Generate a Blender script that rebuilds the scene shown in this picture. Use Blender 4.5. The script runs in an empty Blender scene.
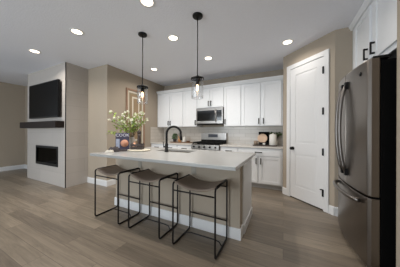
import bpy, bmesh, math, random
from mathutils import Vector, Matrix
random.seed(7)
PI = math.pi
S = bpy.context.scene
COL = S.collection

# ---------------------------------------------------------------- camera, world, light, exposure
cd = bpy.data.cameras.new('camera'); cam = bpy.data.objects.new('camera', cd); COL.objects.link(cam)
cd.sensor_width = 36; cd.lens = 169.17 / 400 * 36; cd.shift_y = -0.00305; cd.clip_start = 0.02
cam.matrix_world = Matrix.Translation((0, 0, 1.2215)) @ Matrix.Rotation(0.4587, 4, 'Z') @ Matrix.Rotation(PI/2, 4, 'X') @ Matrix.Rotation(0.0038, 4, 'Z')
S.camera = cam

w = bpy.data.worlds.new('world'); S.world = w; w.use_nodes = True
w.node_tree.nodes['Background'].inputs[0].default_value = (0.62, 0.72, 0.85, 1)
w.node_tree.nodes['Background'].inputs[1].default_value = 1.0

def area(name, loc, rot, sx, sy, power, color, spread=PI):
    l = bpy.data.lights.new(name, 'AREA'); l.shape = 'RECTANGLE'; l.size = sx; l.size_y = sy
    l.energy = power; l.color = color; l.spread = spread
    o = bpy.data.objects.new(name, l); COL.objects.link(o); o.location = loc; o.rotation_euler = rot
    return o
# daylight through the living-room window (left wall) and the patio doors behind the camera
area('daylight_living_window', (-7.86, -1.5, 1.45), (0, -PI/2, 0), 1.9, 3.0, 30, (0.78, 0.90, 1.0))
area('daylight_patio_door', (-3.2, -4.12, 1.25), (PI/2, 0, 0), 3.2, 2.3, 190, (0.86, 0.94, 1.0))

S.view_settings.view_transform = 'Standard'; S.view_settings.look = 'None'
S.view_settings.gamma = 1; S.view_settings.use_curve_mapping = False
S.view_settings.exposure = -0.06

# ---------------------------------------------------------------- materials
def lin(c):
    r = []
    for v in c:
        v /= 255.0
        r.append(v / 12.92 if v <= 0.04045 else ((v + 0.055) / 1.055) ** 2.4)
    return (r[0], r[1], r[2], 1)

def mat(name, c, rough=0.5, metal=0.0, noise=0.0, scale=20.0, bump=0.0, bscale=200.0, stretch=(1, 1, 1), spec=0.5, coat=0.0):
    m = bpy.data.materials.new(name); m.use_nodes = True
    nt = m.node_tree; b = nt.nodes['Principled BSDF']
    b.inputs['Base Color'].default_value = lin(c); b.inputs['Roughness'].default_value = rough
    b.inputs['Metallic'].default_value = metal; b.inputs['Specular IOR Level'].default_value = spec
    b.inputs['Coat Weight'].default_value = coat
    tc = nt.nodes.new('ShaderNodeTexCoord'); mp = nt.nodes.new('ShaderNodeMapping')
    mp.inputs['Scale'].default_value = stretch
    nt.links.new(tc.outputs['Object'], mp.inputs['Vector'])
    nz = nt.nodes.new('ShaderNodeTexNoise'); nz.inputs['Scale'].default_value = scale; nz.inputs['Detail'].default_value = 4
    nt.links.new(mp.outputs[0], nz.inputs['Vector'])
    mx = nt.nodes.new('ShaderNodeMix'); mx.data_type = 'RGBA'
    n = max(noise, 0.01)
    a = [max(0, v * (1 - n)) for v in c]; d = [min(255, v * (1 + n)) for v in c]
    mx.inputs[6].default_value = lin(a); mx.inputs[7].default_value = lin(d)
    nt.links.new(nz.outputs['Fac'], mx.inputs[0]); nt.links.new(mx.outputs[2], b.inputs['Base Color'])
    if bump > 0:
        n2 = nt.nodes.new('ShaderNodeTexNoise'); n2.inputs['Scale'].default_value = bscale; n2.inputs['Detail'].default_value = 3
        nt.links.new(mp.outputs[0], n2.inputs['Vector'])
        bp = nt.nodes.new('ShaderNodeBump'); bp.inputs['Strength'].default_value = bump; bp.inputs['Distance'].default_value = 0.01
        nt.links.new(n2.outputs['Fac'], bp.inputs['Height']); nt.links.new(bp.outputs[0], b.inputs['Normal'])
    return m

def emit(name, c, strength):
    m = bpy.data.materials.new(name); m.use_nodes = True; b = m.node_tree.nodes['Principled BSDF']
    b.inputs['Base Color'].default_value = lin(c); b.inputs['Emission Color'].default_value = lin(c)
    b.inputs['Emission Strength'].default_value = strength
    return m

def glass(name, tint=(255, 255, 255), refl=0.12, edge=0.45):
    # thin glass: mostly clear with a Fresnel sheen
    m = bpy.data.materials.new(name); m.use_nodes = True; nt = m.node_tree
    nt.nodes.remove(nt.nodes['Principled BSDF']); out = nt.nodes['Material Output']
    tr = nt.nodes.new('ShaderNodeBsdfTransparent'); tr.inputs[0].default_value = lin(tint)
    gl = nt.nodes.new('ShaderNodeBsdfGlossy'); gl.inputs['Roughness'].default_value = 0.12
    lw = nt.nodes.new('ShaderNodeLayerWeight'); lw.inputs[0].default_value = 0.55
    ad = nt.nodes.new('ShaderNodeMath'); ad.operation = 'MULTIPLY_ADD'; ad.inputs[1].default_value = edge; ad.inputs[2].default_value = refl
    nt.links.new(lw.outputs['Facing'], ad.inputs[0])
    mx = nt.nodes.new('ShaderNodeMixShader')
    nt.links.new(ad.outputs[0], mx.inputs[0]); nt.links.new(tr.outputs[0], mx.inputs[1]); nt.links.new(gl.outputs[0], mx.inputs[2])
    nt.links.new(mx.outputs[0], out.inputs['Surface'])
    return m

def brickmat(name, c1, c2, mortar, bw, rh, ms, offset, rough, plane, grain=0.0, bias=0.0):
    m = bpy.data.materials.new(name); m.use_nodes = True; nt = m.node_tree; b = nt.nodes['Principled BSDF']
    b.inputs['Roughness'].default_value = rough
    tc = nt.nodes.new('ShaderNodeTexCoord'); sp = nt.nodes.new('ShaderNodeSeparateXYZ'); cb = nt.nodes.new('ShaderNodeCombineXYZ')
    nt.links.new(tc.outputs['Object'], sp.inputs[0])
    nt.links.new(sp.outputs[plane[0]], cb.inputs[0]); nt.links.new(sp.outputs[plane[1]], cb.inputs[1])
    br = nt.nodes.new('ShaderNodeTexBrick'); br.offset = offset; br.offset_frequency = 2; br.squash = 1
    br.inputs['Scale'].default_value = 1; br.inputs['Brick Width'].default_value = bw; br.inputs['Row Height'].default_value = rh
    br.inputs['Mortar Size'].default_value = ms; br.inputs['Mortar Smooth'].default_value = 0.1; br.inputs['Bias'].default_value = bias
    br.inputs['Color1'].default_value = lin(c1); br.inputs['Color2'].default_value = lin(c2); br.inputs['Mortar'].default_value = lin(mortar)
    nt.links.new(cb.outputs[0], br.inputs['Vector'])
    last = br.outputs['Color']
    if grain > 0:
        mp = nt.nodes.new('ShaderNodeMapping'); mp.inputs['Scale'].default_value = (0.9, 13, 1)
        nt.links.new(cb.outputs[0], mp.inputs['Vector'])
        off = nt.nodes.new('ShaderNodeVectorMath'); off.operation = 'ADD'
        sc = nt.nodes.new('ShaderNodeVectorMath'); sc.operation = 'SCALE'; sc.inputs['Scale'].default_value = 9.0
        nt.links.new(br.outputs['Color'], sc.inputs[0])
        nt.links.new(mp.outputs[0], off.inputs[0]); nt.links.new(sc.outputs[0], off.inputs[1])
        nz = nt.nodes.new('ShaderNodeTexNoise'); nz.inputs['Scale'].default_value = 1.6; nz.inputs['Detail'].default_value = 8
        nz.inputs['Roughness'].default_value = 0.68; nz.inputs['Distortion'].default_value = 1.2
        nt.links.new(off.outputs[0], nz.inputs['Vector'])
        rm = nt.nodes.new('ShaderNodeMapRange'); rm.inputs['From Min'].default_value = 0.3; rm.inputs['From Max'].default_value = 0.7
        rm.inputs['To Min'].default_value = 1 - grain; rm.inputs['To Max'].default_value = 1 + grain * 0.7
        nt.links.new(nz.outputs['Fac'], rm.inputs['Value'])
        vm = nt.nodes.new('ShaderNodeVectorMath'); vm.operation = 'SCALE'
        nt.links.new(last, vm.inputs[0]); nt.links.new(rm.outputs[0], vm.inputs['Scale']); last = vm.outputs[0]
    nt.links.new(last, b.inputs['Base Color'])
    bp = nt.nodes.new('ShaderNodeBump'); bp.inputs['Strength'].default_value = 0.15; bp.inputs['Distance'].default_value = 0.002; bp.invert = True
    nt.links.new(br.outputs['Fac'], bp.inputs['Height']); nt.links.new(bp.outputs[0], b.inputs['Normal'])
    return m

M = {}
M['wall'] = mat('greige_paint', (170, 158, 142), 0.85, noise=0.01, bump=0.08, bscale=120)
M['ceiling'] = mat('ceiling_paint', (234, 236, 243), 0.9, noise=0.015, scale=60, bump=0.35, bscale=60)
M['white'] = mat('white_trim_paint', (222, 222, 222), 0.4)
M['cab'] = mat('white_cabinet_paint', (236, 238, 240), 0.38)
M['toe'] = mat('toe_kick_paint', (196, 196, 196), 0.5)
M['floor'] = brickmat('oak_planks', (116, 105, 92), (147, 134, 117), (98, 87, 76), 1.55, 0.165, 0.0020, 0.37, 0.36, 'XY', grain=0.34)
M['tile_fp'] = brickmat('fireplace_tile', (180, 173, 166), (185, 178, 171), (166, 160, 153), 1.2, 0.30, 0.003, 0.5, 0.5, 'XZ')
M['tile_fps'] = brickmat('fireplace_tile_return', (180, 173, 166), (185, 178, 171), (166, 160, 153), 1.2, 0.30, 0.003, 0.5, 0.5, 'YZ')
M['splash'] = brickmat('backsplash_tile', (208, 202, 193), (217, 212, 205), (186, 179, 170), 0.30, 0.10, 0.004, 0.5, 0.25, 'XZ')
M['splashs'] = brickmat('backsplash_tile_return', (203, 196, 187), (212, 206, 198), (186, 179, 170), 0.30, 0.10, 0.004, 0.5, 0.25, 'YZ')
M['quartz'] = mat('white_quartz', (172, 172, 170), 0.22, noise=0.02, scale=5)
M['quartz_k'] = mat('pale_quartz', (206, 202, 196), 0.25, noise=0.02, scale=5)
M['black'] = mat('matte_black_metal', (9, 9, 9), 0.5, spec=0.3)
M['iron'] = mat('dark_bronze_iron', (26, 22, 21), 0.45, metal=0.4)
M['leather'] = mat('taupe_leather', (136, 120, 106), 0.55, noise=0.06, scale=60, bump=0.1)
M['steel'] = mat('brushed_steel', (158, 154, 150), 0.33, metal=1.0, noise=0.03, scale=40, stretch=(30, 30, 0.6))
M['steel_dark'] = mat('fridge_steel', (124, 117, 110), 0.3, metal=1.0, noise=0.03, scale=40, stretch=(30, 30, 0.6))
M['steel_handle'] = mat('dark_steel_handle', (124, 119, 115), 0.33, metal=1.0)
M['steel_side'] = mat('fridge_door_edge_steel', (140, 133, 126), 0.45, metal=0.6)
M['fridge_side'] = mat('fridge_cabinet_black', (5, 5, 5), 0.7, spec=0.1)
M['blackglass'] = mat('black_glass', (10, 10, 11), 0.12, coat=0.4)
M['screen'] = mat('tv_screen', (6, 6, 7), 0.4, spec=0.08)
M['tvbez'] = mat('tv_bezel', (12, 12, 13), 0.4, spec=0.2)
M['mantel'] = mat('espresso_wood', (38, 31, 28), 0.6, spec=0.15, noise=0.18, scale=6, stretch=(1, 14, 14))
M['firebox'] = mat('firebox_black', (9, 9, 9), 0.6)
M['log'] = mat('charred_log', (58, 48, 42), 0.9, noise=0.3)
M['glass'] = glass('clear_glass', (255, 255, 255), 0.04)
M['fireglass'] = glass('fireplace_glass', (120, 120, 120), 0.0, 0.06)
M['lamp'] = emit('downlight_lens', (255, 240, 216), 6)
M['bulb'] = emit('warm_bulb', (255, 205, 150), 7)
M['framewood'] = mat('art_frame_wood', (150, 120, 98), 0.5, noise=0.12, scale=8, stretch=(8, 8, 1))
M['cream'] = mat('art_cream', (214, 206, 190), 0.8)
M['artbeige'] = mat('art_beige', (150, 128, 100), 0.8, noise=0.06)
M['artsage'] = mat('art_grey_green', (146, 136, 112), 0.8, noise=0.05)
M['leaf'] = mat('green_leaf', (146, 170, 78), 0.5, noise=0.3, scale=18)
M['leaf_dark'] = mat('dark_green_leaf', (66, 104, 44), 0.5, noise=0.3, scale=30)
M['euca'] = mat('eucalyptus_leaf', (96, 116, 76), 0.6, noise=0.2)
M['petal'] = mat('white_petal', (250, 248, 232), 0.6)
M['stem'] = mat('brown_stem', (92, 76, 50), 0.7)
M['ceramic'] = mat('white_ceramic', (226, 224, 218), 0.35)
M['greyvase'] = mat('grey_ceramic', (150, 144, 136), 0.5)
M['darkwood'] = mat('dark_walnut', (54, 42, 36), 0.55, noise=0.2, scale=10, stretch=(2, 8, 8))
M['boardwood'] = mat('brown_board', (116, 88, 66), 0.55, noise=0.2, scale=9, stretch=(1, 8, 8))
M['oakwood'] = mat('warm_beech', (196, 142, 92), 0.5, noise=0.1, scale=9)
M['copper'] = mat('peach_copper', (206, 150, 118), 0.35, metal=0.2)
M['slate'] = mat('grey_slate', (66, 66, 70), 0.55)
M['sand'] = mat('sand_stoneware', (214, 184, 158), 0.6, noise=0.05)
M['tan_mug'] = mat('taupe_stoneware', (138, 122, 106), 0.6)
M['cover'] = mat('navy_book_cover', (60, 58, 78), 0.45, noise=0.08)
M['page'] = mat('book_pages', (228, 222, 208), 0.8)
M['coverpic'] = mat('photo_of_food', (182, 130, 104), 0.5, noise=0.2, scale=40)
M['coverblue'] = mat('photo_blue_grey', (150, 158, 178), 0.5, noise=0.15, scale=30)
M['textwhite'] = mat('white_print', (206, 206, 216), 0.5)
M['cloth'] = mat('charcoal_cloth', (72, 66, 68), 0.9, noise=0.3, scale=60)
M['clothw'] = mat('cream_cloth', (214, 208, 196), 0.9, noise=0.05)
M['traycream'] = mat('cream_travertine', (206, 198, 180), 0.5, noise=0.05, scale=12)
M['plate'] = mat('outlet_plastic', (150, 144, 132), 0.5)
M['sinksteel'] = mat('sink_steel', (150, 140, 128), 0.35, metal=0.7)
M['grate'] = mat('cast_iron', (9, 9, 10), 0.7, spec=0.3)
M['display'] = mat('range_display', (70, 74, 84), 0.2)
M['digit'] = emit('display_digits', (120, 160, 190), 0.6)

# ---------------------------------------------------------------- helpers
ORG = {}
class MB:
    def __init__(s): s.bm = bmesh.new()
    def box(s, x0, x1, y0, y1, z0, z1):
        vs = [s.bm.verts.new((x, y, z)) for x in (x0, x1) for y in (y0, y1) for z in (z0, z1)]
        for f in ((0, 1, 3, 2), (4, 6, 7, 5), (0, 4, 5, 1), (2, 3, 7, 6), (0, 2, 6, 4), (1, 5, 7, 3)):
            s.bm.faces.new([vs[i] for i in f])
        return s
    def prism(s, pts, z0, z1, axis='Z', smooth=False):
        # polygon pts extruded along axis
        def P(a, b, c):
            return {'Z': (a, b, c), 'Y': (a, c, b), 'X': (c, a, b)}[axis]
        lo = [s.bm.verts.new(P(a, b, z0)) for a, b in pts]; hi = [s.bm.verts.new(P(a, b, z1)) for a, b in pts]
        s.bm.faces.new(lo); s.bm.faces.new(hi[::-1]); n = len(pts)
        for i in range(n):
            f = s.bm.faces.new([lo[i], hi[i], hi[(i+1) % n], lo[(i+1) % n]]); f.smooth = smooth
        return s
    def lathe(s, prof, cx=0, cy=0, cz=0, n=24, axis='Z'):
        rings = []
        for r, z in prof:
            ring = []
            for k in range(n):
                a = 2 * PI * k / n; p = (r * math.cos(a), r * math.sin(a), z)
                if axis == 'Y': p = (p[0], p[2], p[1])
                if axis == 'X': p = (p[2], p[0], p[1])
                ring.append(s.bm.verts.new((p[0] + cx, p[1] + cy, p[2] + cz)))
            rings.append(ring)
        for a, b in zip(rings, rings[1:]):
            for k in range(n):
                f = s.bm.faces.new([a[k], a[(k+1) % n], b[(k+1) % n], b[k]]); f.smooth = True
        if prof[0][0] > 1e-6: s.bm.faces.new(rings[0][::-1])
        if prof[-1][0] > 1e-6: s.bm.faces.new(rings[-1])
        return s
    def cyl(s, c, r, h, n=20, axis='Z'): return s.lathe([(r, 0), (r, h)], c[0], c[1], c[2], n, axis)
    def tube(s, pts, r, n=8, closed=False):
        P = [Vector(p) for p in pts]; N = len(P); rings = []; up = None
        for i in range(N):
            if closed: t = (P[(i+1) % N] - P[i-1]).normalized()
            else:
                t = (P[min(i+1, N-1)] - P[max(i-1, 0)]).normalized()
            if up is None:
                up = Vector((0, 0, 1)) if abs(t.z) < 0.9 else Vector((1, 0, 0))
            a = (up - t * up.dot(t))
            if a.length < 1e-4: a = t.orthogonal()
            a.normalize(); up = a; b = t.cross(a)
            rr = r(i / (N - 1)) if callable(r) else r
            rings.append([s.bm.verts.new(P[i] + (a * math.cos(2*PI*k/n) + b * math.sin(2*PI*k/n)) * rr) for k in range(n)])
        m = N if closed else N - 1
        for i in range(m):
            A, B = rings[i], rings[(i+1) % N]
            for k in range(n):
                f = s.bm.faces.new([A[k], A[(k+1) % n], B[(k+1) % n], B[k]]); f.smooth = True
        if not closed: s.bm.faces.new(rings[0][::-1]); s.bm.faces.new(rings[-1])
        return s
    def quad(s, *p):
        s.bm.faces.new([s.bm.verts.new(q) for q in p]); return s
    def xf(s, m):
        bmesh.ops.transform(s.bm, matrix=m, verts=s.bm.verts); return s

def obj(name, mb, m, parent=None, bevel=0.0, solid=0.0, label=None):
    """one mesh object; vertices given in the space of the ROOT thing (world if ORG holds an offset)"""
    bm = mb.bm
    bmesh.ops.recalc_face_normals(bm, faces=bm.faces)
    me = bpy.data.meshes.new(name)
    off = ORG.get(parent.name) if parent else None
    if off is not None: bmesh.ops.translate(bm, vec=-off, verts=bm.verts)
    bm.to_mesh(me); bm.free(); me.materials.append(M[m] if isinstance(m, str) else m)
    o = bpy.data.objects.new(name, me); COL.objects.link(o)
    if parent:
        o.parent = parent
        if off is not None: ORG[o.name] = off
    if bevel:
        b = o.modifiers.new('bevel', 'BEVEL'); b.width = bevel; b.segments = 2; b.limit_method = 'ANGLE'; b.angle_limit = 0.7
    if solid:
        b = o.modifiers.new('solid', 'SOLIDIFY'); b.thickness = solid; b.offset = 0
    if label: o['label'] = label
    return o

def tag(o, label, cat, group=None):
    o['label'] = label; o['category'] = cat
    if group: o['group'] = group
    return o

def thing(name, label, cat, loc=(0, 0, 0), rz=0, group=None, world=True):
    o = bpy.data.objects.new(name, None); COL.objects.link(o); o.empty_display_size = 0.1
    o.location = loc; o.rotation_euler = (0, 0, rz); tag(o, label, cat, group)
    if world: ORG[o.name] = Vector(loc)
    return o

def struct(name, mb, m, parent=None, bevel=0.0, label=None):
    o = obj(name, mb, m, parent, bevel)
    if not parent: o['kind'] = 'structure'
    if label: o['label'] = label
    return o

def dup(root, loc, label=None, rz=None):
    def cp(o, parent):
        c = o.copy(); COL.objects.link(c)
        if parent: c.parent = parent
        for ch in o.children: cp(ch, c)
        return c
    r = cp(root, None); r.location = loc
    if rz is not None: r.rotation_euler = (0, 0, rz)
    if label: r['label'] = label
    return r

# ---------------------------------------------------------------- dimensions (metres; camera stands at x=0, y=0)
H = 2.74
XL, XR, YR = -7.75, 1.5, -4.0          # living room left wall, right wall, rear wall
FX0, FX1, FY = -6.10, -4.25, 2.0       # chimney breast
YA = 2.477                             # wall behind the chimney breast
XW = -3.548                            # side wall with the artwork
YB = 4.50                              # kitchen back wall
XP, YQ = -0.009, 3.80                  # pantry corner
XQ, YP = 0.677, 3.12                   # far end of the diagonal pantry wall
T = 0.12

# ---------------------------------------------------------------- the room
struct('floor', MB().box(XL - T, XR + T, YR - T, YB + T, -0.1, 0), 'floor')
struct('ceiling', MB().box(XL - T, XR + T, YR - T, YB + T, H, H + 0.1), 'ceiling')
# left wall with a window opening
wl = MB()
wl.box(XL - T, XL, YR, -3.05, 0, H); wl.box(XL - T, XL, 0.05, YA, 0, H)
wl.box(XL - T, XL, -3.05, 0.05, 0, 0.45); wl.box(XL - T, XL, -3.05, 0.05, 2.45, H)
struct('wall_left', wl, 'wall')
wr = MB()
wr.box(XL - T, -4.85, YR - T, YR, 0, H); wr.box(-1.55, XR + T, YR - T, YR, 0, H)
wr.box(-4.85, -1.55, YR - T, YR, 2.45, H)
struct('wall_rear', wr, 'wall')
struct('wall_living', MB().box(XL - T, XW - T, YA, YA + T, 0, H), 'wall')
struct('wall_side', MB().box(XW - T, XW, YA, YB, 0, H), 'wall')
struct('wall_back', MB().box(XW - T, XR + T, YB, YB + T, 0, H), 'wall')
pw = MB(); d = 0.085
pw.prism([(XP, YB), (XP, YQ), (XQ, YP), (XR, YP), (XR, YP + T), (XQ + 0.05, YP + T), (XP + T, YQ + 0.05), (XP + T, YB)], 0, H)
struct('wall_pantry', pw, 'wall')
struct('wall_right', MB().box(XR, XR + T, YR, YB, 0, H), 'wall')
struct('wall_fridge', MB().box(0.80, XR, 1.35, 1.885, 0, H), 'wall')
# windows, unseen but real
wf = MB()
for y0, y1 in ((-3.05, -2.99), (-1.53, -1.47), (-0.01, 0.05)): wf.box(XL - 0.1, XL + 0.01, y0, y1, 0.45, 2.45)
for z0, z1 in ((0.45, 0.51), (2.39, 2.45)): wf.box(XL - 0.1, XL + 0.01, -3.05, 0.05, z0, z1)
struct('window_1', wf, 'white')
wf = MB()
for x0, x1 in ((-4.85, -4.78), (-3.235, -3.165), (-1.62, -1.55)): wf.box(x0, x1, YR - 0.1, YR + 0.01, 0.02, 2.45)
for z0, z1 in ((0.0, 0.06), (2.38, 2.45)): wf.box(-4.85, -1.55, YR - 0.1, YR + 0.01, z0, z1)
struct('window_2', wf, 'white')

# chimney breast
struct('wall_fireplace', MB().box(FX0, FX1 - 0.010, FY, FY + 0.012, 0, 0.42).box(FX0, -5.60, FY, FY + 0.012, 0.42, 0.885)
       .box(-4.545, FX1 - 0.010, FY, FY + 0.012, 0.42, 0.885).box(FX0, FX1 - 0.010, FY, FY + 0.012, 0.885, H), 'tile_fp')
struct('wall_fireplace_return', MB().box(FX1 - 0.012, FX1, FY + 0.012, YA, 0, H), 'tile_fps')
struct('wall_fireplace_left', MB().box(FX0, FX0 + 0.012, FY + 0.012, YA, 0, H), 'tile_fps')
struct('trim_1', MB().box(FX1 - 0.010, FX1 + 0.002, FY - 0.002, FY + 0.012, 0, H), 'black')

# baseboards
def baseboard(name, x0, y0, x1, y1, side):
    """board along (x0,y0)-(x1,y1), projecting to the given side (+1 left of direction)"""
    dx, dy = x1 - x0, y1 - y0; L = math.hypot(dx, dy); a = math.atan2(dy, dx)
    mb = MB(); mb.prism([(0, 0), (0.014 * side, 0), (0.014 * side, 0.11), (0.006 * side, 0.13), (0, 0.13)], 0, L, axis='X')
    mb.xf(Matrix.Translation((x0, y0, 0)) @ Matrix.Rotation(a, 4, 'Z'))
    return struct(name, mb, 'white')
baseboard('baseboard_left', XL, YR, XL, YA, -1)
baseboard('baseboard_living', XL, YA, FX0, YA, -1)
baseboard('baseboard_hall', FX1, YA, XW + 0.014, YA, -1)
baseboard('baseboard_side', XW, YA, XW, 3.84, -1)
r2 = math.sqrt(0.5)
baseboard('baseboard_pantry_left', XP, YQ, XP + 0.075 , YQ - 0.075, -1)
baseboard('baseboard_pantry_right', XQ - 0.075, YP + 0.075, XQ, YP, -1)
baseboard('baseboard_pantry_return', XQ, YP, XR, YP, -1)

# pantry door on the diagonal wall: local x along the wall, local -y into the room
ang = math.atan2(YP - YQ, XQ - XP); Lw = math.hypot(XQ - XP, YP - YQ)
dr = bpy.data.objects.new('door_1', None); COL.objects.link(dr); dr.location = (XP, YQ, 0); dr.rotation_euler = (0, 0, ang); dr['kind'] = 'structure'
dr['label'] = 'white two-panel pantry door with black knob and hinges'
c0, c1, ct = 0.105, Lw - 0.075, 2.50; cw = 0.078
cas = MB().box(c0, c0 + cw, -0.02, 0, 0, ct).box(c1 - cw, c1, -0.02, 0, 0, ct).box(c0 + cw, c1 - cw, -0.02, 0, ct - cw, ct)
obj('door_casing', cas, 'white', dr, bevel=0.004)
d0, d1, dt = c0 + cw + 0.003, c1 - cw - 0.003, ct - cw - 0.004
def panel_slab(x0, x1, z0, z1, openings, yf, th, dep):
    """door slab with recessed raised-field panels"""
    mb = MB(); mb.box(x0, x1, yf + dep, yf + th, z0, z1)
    xs = [x0, openings[0][0], openings[0][1], x1]
    mb.box(xs[0], xs[1], yf, yf + dep, z0, z1); mb.box(xs[2], xs[3], yf, yf + dep, z0, z1)
    z = z0
    for a, b, p, q in openings:
        mb.box(xs[1], xs[2], yf, yf + dep, z, p); z = q
    mb.box(xs[1], xs[2], yf, yf + dep, z, z1)
    for a, b, p, q in openings:
        m_ = 0.045
        vo = [(a + .012, yf + dep, p + .012), (b - .012, yf + dep, p + .012), (b - .012, yf + dep, q - .012), (a + .012, yf + dep, q - .012)]
        vi = [(a + m_, yf + 0.003, p + m_), (b - m_, yf + 0.003, p + m_), (b - m_, yf + 0.003, q - m_), (a + m_, yf + 0.003, q - m_)]
        mb.quad(*vi)
        for i in range(4): mb.quad(vo[i], vo[(i+1) % 4], vi[(i+1) % 4], vi[i])
    return mb
px0, px1 = d0 + 0.105, d1 - 0.105
obj('door_slab', panel_slab(d0, d1, 0.02, dt, [(px0, px1, 0.24, 0.83), (px0, px1, 1.03, dt - 0.13)], -0.008, 0.008, 0.007), 'white', dr)
obj('door_gap_shade', MB().box(d0 - .003, d1 + .003, -0.0006, 0, 0, dt + .004), 'black', dr)  # black sheet stands in for the shade in the gap around the slab
kn = obj('door_knob', MB().cyl((d0 + 0.06, -0.016, 0.93), 0.031, 0.008, axis='Y').cyl((d0 + 0.06, -0.045, 0.93), 0.011, 0.03, axis='Y')
         .lathe([(0.0, -0.075), (0.018, -0.073), (0.028, -0.062), (0.028, -0.052), (0.012, -0.042)], d0 + 0.06, 0, 0.93, 20, 'Y'), 'black', dr)
for z in (0.28, 0.92, 1.56, 2.20):
    obj('hinge', MB().box(d1 - 0.010, d1 + 0.014, -0.030, -0.008, z - 0.055, z + 0.055), 'black', dr)
obj('door_stop', MB().tube([(d1 - 0.01, -0.02, 0.33), (d1 - 0.03, -0.045, 0.33)], 0.009), 'black', dr)

# ---------------------------------------------------------------- ceiling lights
def downlight(x, y, label, power=8.5):
    t = thing('recessed_light', label, 'ceiling light', (x, y, H), group='recessed ceiling downlights')
    n = 28; mb = MB()
    mb.lathe([(0.066, -0.002), (0.072, -0.007), (0.090, -0.006), (0.095, 0.0)], x, y, H, n)
    bm = mb.bm
    for f in [f for f in bm.faces if len(f.verts) > 4]: bm.faces.remove(f)
    obj('trim_ring', mb, 'white', t)
    obj('lens', MB().lathe([(0.0, -0.0035), (0.05, -0.0035), (0.066, -0.003)], x, y, H, n), 'lamp', t)
    l = bpy.data.lights.new('downlight', 'AREA'); l.shape = 'DISK'; l.size = 0.12; l.energy = power; l.color = (1.0, 0.94, 0.87); l.spread = 2.65
    o = bpy.data.objects.new('downlight', l); COL.objects.link(o); o.location = (x, y, H - 0.012)
for x, y, lb in ((-1.43, 1.49, 'round ceiling downlight cut by the top edge of the photo'),
                 (-2.815, 1.47, 'round ceiling downlight halfway between fireplace and left pendant'),
                 (-4.217, 1.48, 'leftmost round ceiling downlight above the fireplace'),
                 (-1.60, 2.25, 'round ceiling downlight between the two pendants'),
                 (-2.81, 3.17, 'round ceiling downlight near the artwork wall behind the left pendant'),
                 (-1.387, 3.18, 'round ceiling downlight above the microwave right of the right pendant'),
                 (0.054, 3.19, 'rightmost round ceiling downlight in front of the pantry door')):
    downlight(x, y, lb, 4.5 if x > 0 else 11 if (x < -2 or (x < -1.42 and y < 2)) else 14)
downlight(-0.04, 1.49, 'added unseen ceiling downlight continuing the row near the refrigerator', 6)  # out-of-view lamp, assumed in the row, added to balance light on the right

# ---------------------------------------------------------------- cabinets
def shaker(mb, x0, x1, z0, z1, yf, th=0.02, rail=0.058, dep=0.009):
    mb.box(x0, x0 + rail, yf, yf + th, z0, z1); mb.box(x1 - rail, x1, yf, yf + th, z0, z1)
    mb.box(x0 + rail, x1 - rail, yf, yf + th, z0, z0 + rail); mb.box(x0 + rail, x1 - rail, yf, yf + th, z1 - rail, z1)
    mb.box(x0 + rail, x1 - rail, yf + dep, yf + th, z0 + rail, z1 - rail)
    return mb
def pull(x, z, yf, parent, vert=True, L=0.11):
    r = 0.0085; off = 0.032
    if vert: pts = [(x, yf, z - L/2), (x, yf - off, z - L/2), (x, yf - off, z + L/2), (x, yf, z + L/2)]
    else: pts = [(x - L/2, yf, z), (x - L/2, yf - off, z), (x + L/2, yf - off, z), (x + L/2, yf, z)]
    mb = MB()
    for a, b in zip(pts, pts[1:]):
        lo = [min(a[i], b[i]) - (r if i != 1 else 0) for i in range(3)]; hi = [max(a[i], b[i]) + (r if i != 1 else 0) for i in range(3)]
        if a[1] == b[1]: lo[1] -= r; hi[1] += r
        mb.box(lo[0], hi[0], lo[1], hi[1], lo[2], hi[2])
    return obj('handle', mb, 'black', parent)

UY = 4.17      # upper carcass face; doors in front
def upper(x0, x1, z0, z1, doors, label, group='white upper cabinets on the back wall'):
    t = thing('upper_cabinet', label, 'cabinet', (x0, YB, z0), group=group)
    obj('body', MB().box(x0 + 0.001, x1 - 0.001, UY, YB - 0.001, z0, z1), 'cab', t)
    for a, b, hs in doors:
        d_ = obj('door', shaker(MB(), a, b, z0 + 0.012, z1 - 0.02, UY - 0.021), 'cab', t, bevel=0.002)
        hx = a + 0.03 if hs == 'L' else b - 0.03
        pull(hx, z0 + 0.115, UY - 0.021, d_)
    return t
UB, UT = 1.375, 2.40
g = 0.012
upper(-3.545, -2.60, UB, UT, [(-3.53, -3.075, 'R'), (-3.063, -2.612, 'L')], 'two-door white upper cabinet beside the artwork wall at the left end')
upper(-2.60, -2.145, UB, UT, [(-2.588, -2.157, 'R')], 'single-door white upper cabinet directly left of the microwave')
upper(-2.145, -1.375, 1.875, UT, [(-2.133, -1.766, 'R'), (-1.754, -1.387, 'L')], 'short two-door white upper cabinet above the microwave')
upper(-1.375, -0.93, UB, UT, [(-1.363, -0.945, 'L')], 'single-door white upper cabinet directly right of the microwave')
upper(-0.93, -0.015, UB, UT, [(-0.905, -0.49, 'R'), (-0.448, -0.045, 'L')], 'two-door white upper cabinet at the right end by the pantry')
cr = MB().prism([(YB - 0.001, UT + 0.001), (UY - 0.022, UT + 0.001), (UY - 0.03, UT + 0.02), (UY - 0.055, UT + 0.06), (UY - 0.06, UT + 0.078), (YB - 0.001, UT + 0.078)], XW + 0.002, XP - 0.002, axis='X')
struct('trim_2', cr, 'cab')

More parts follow.
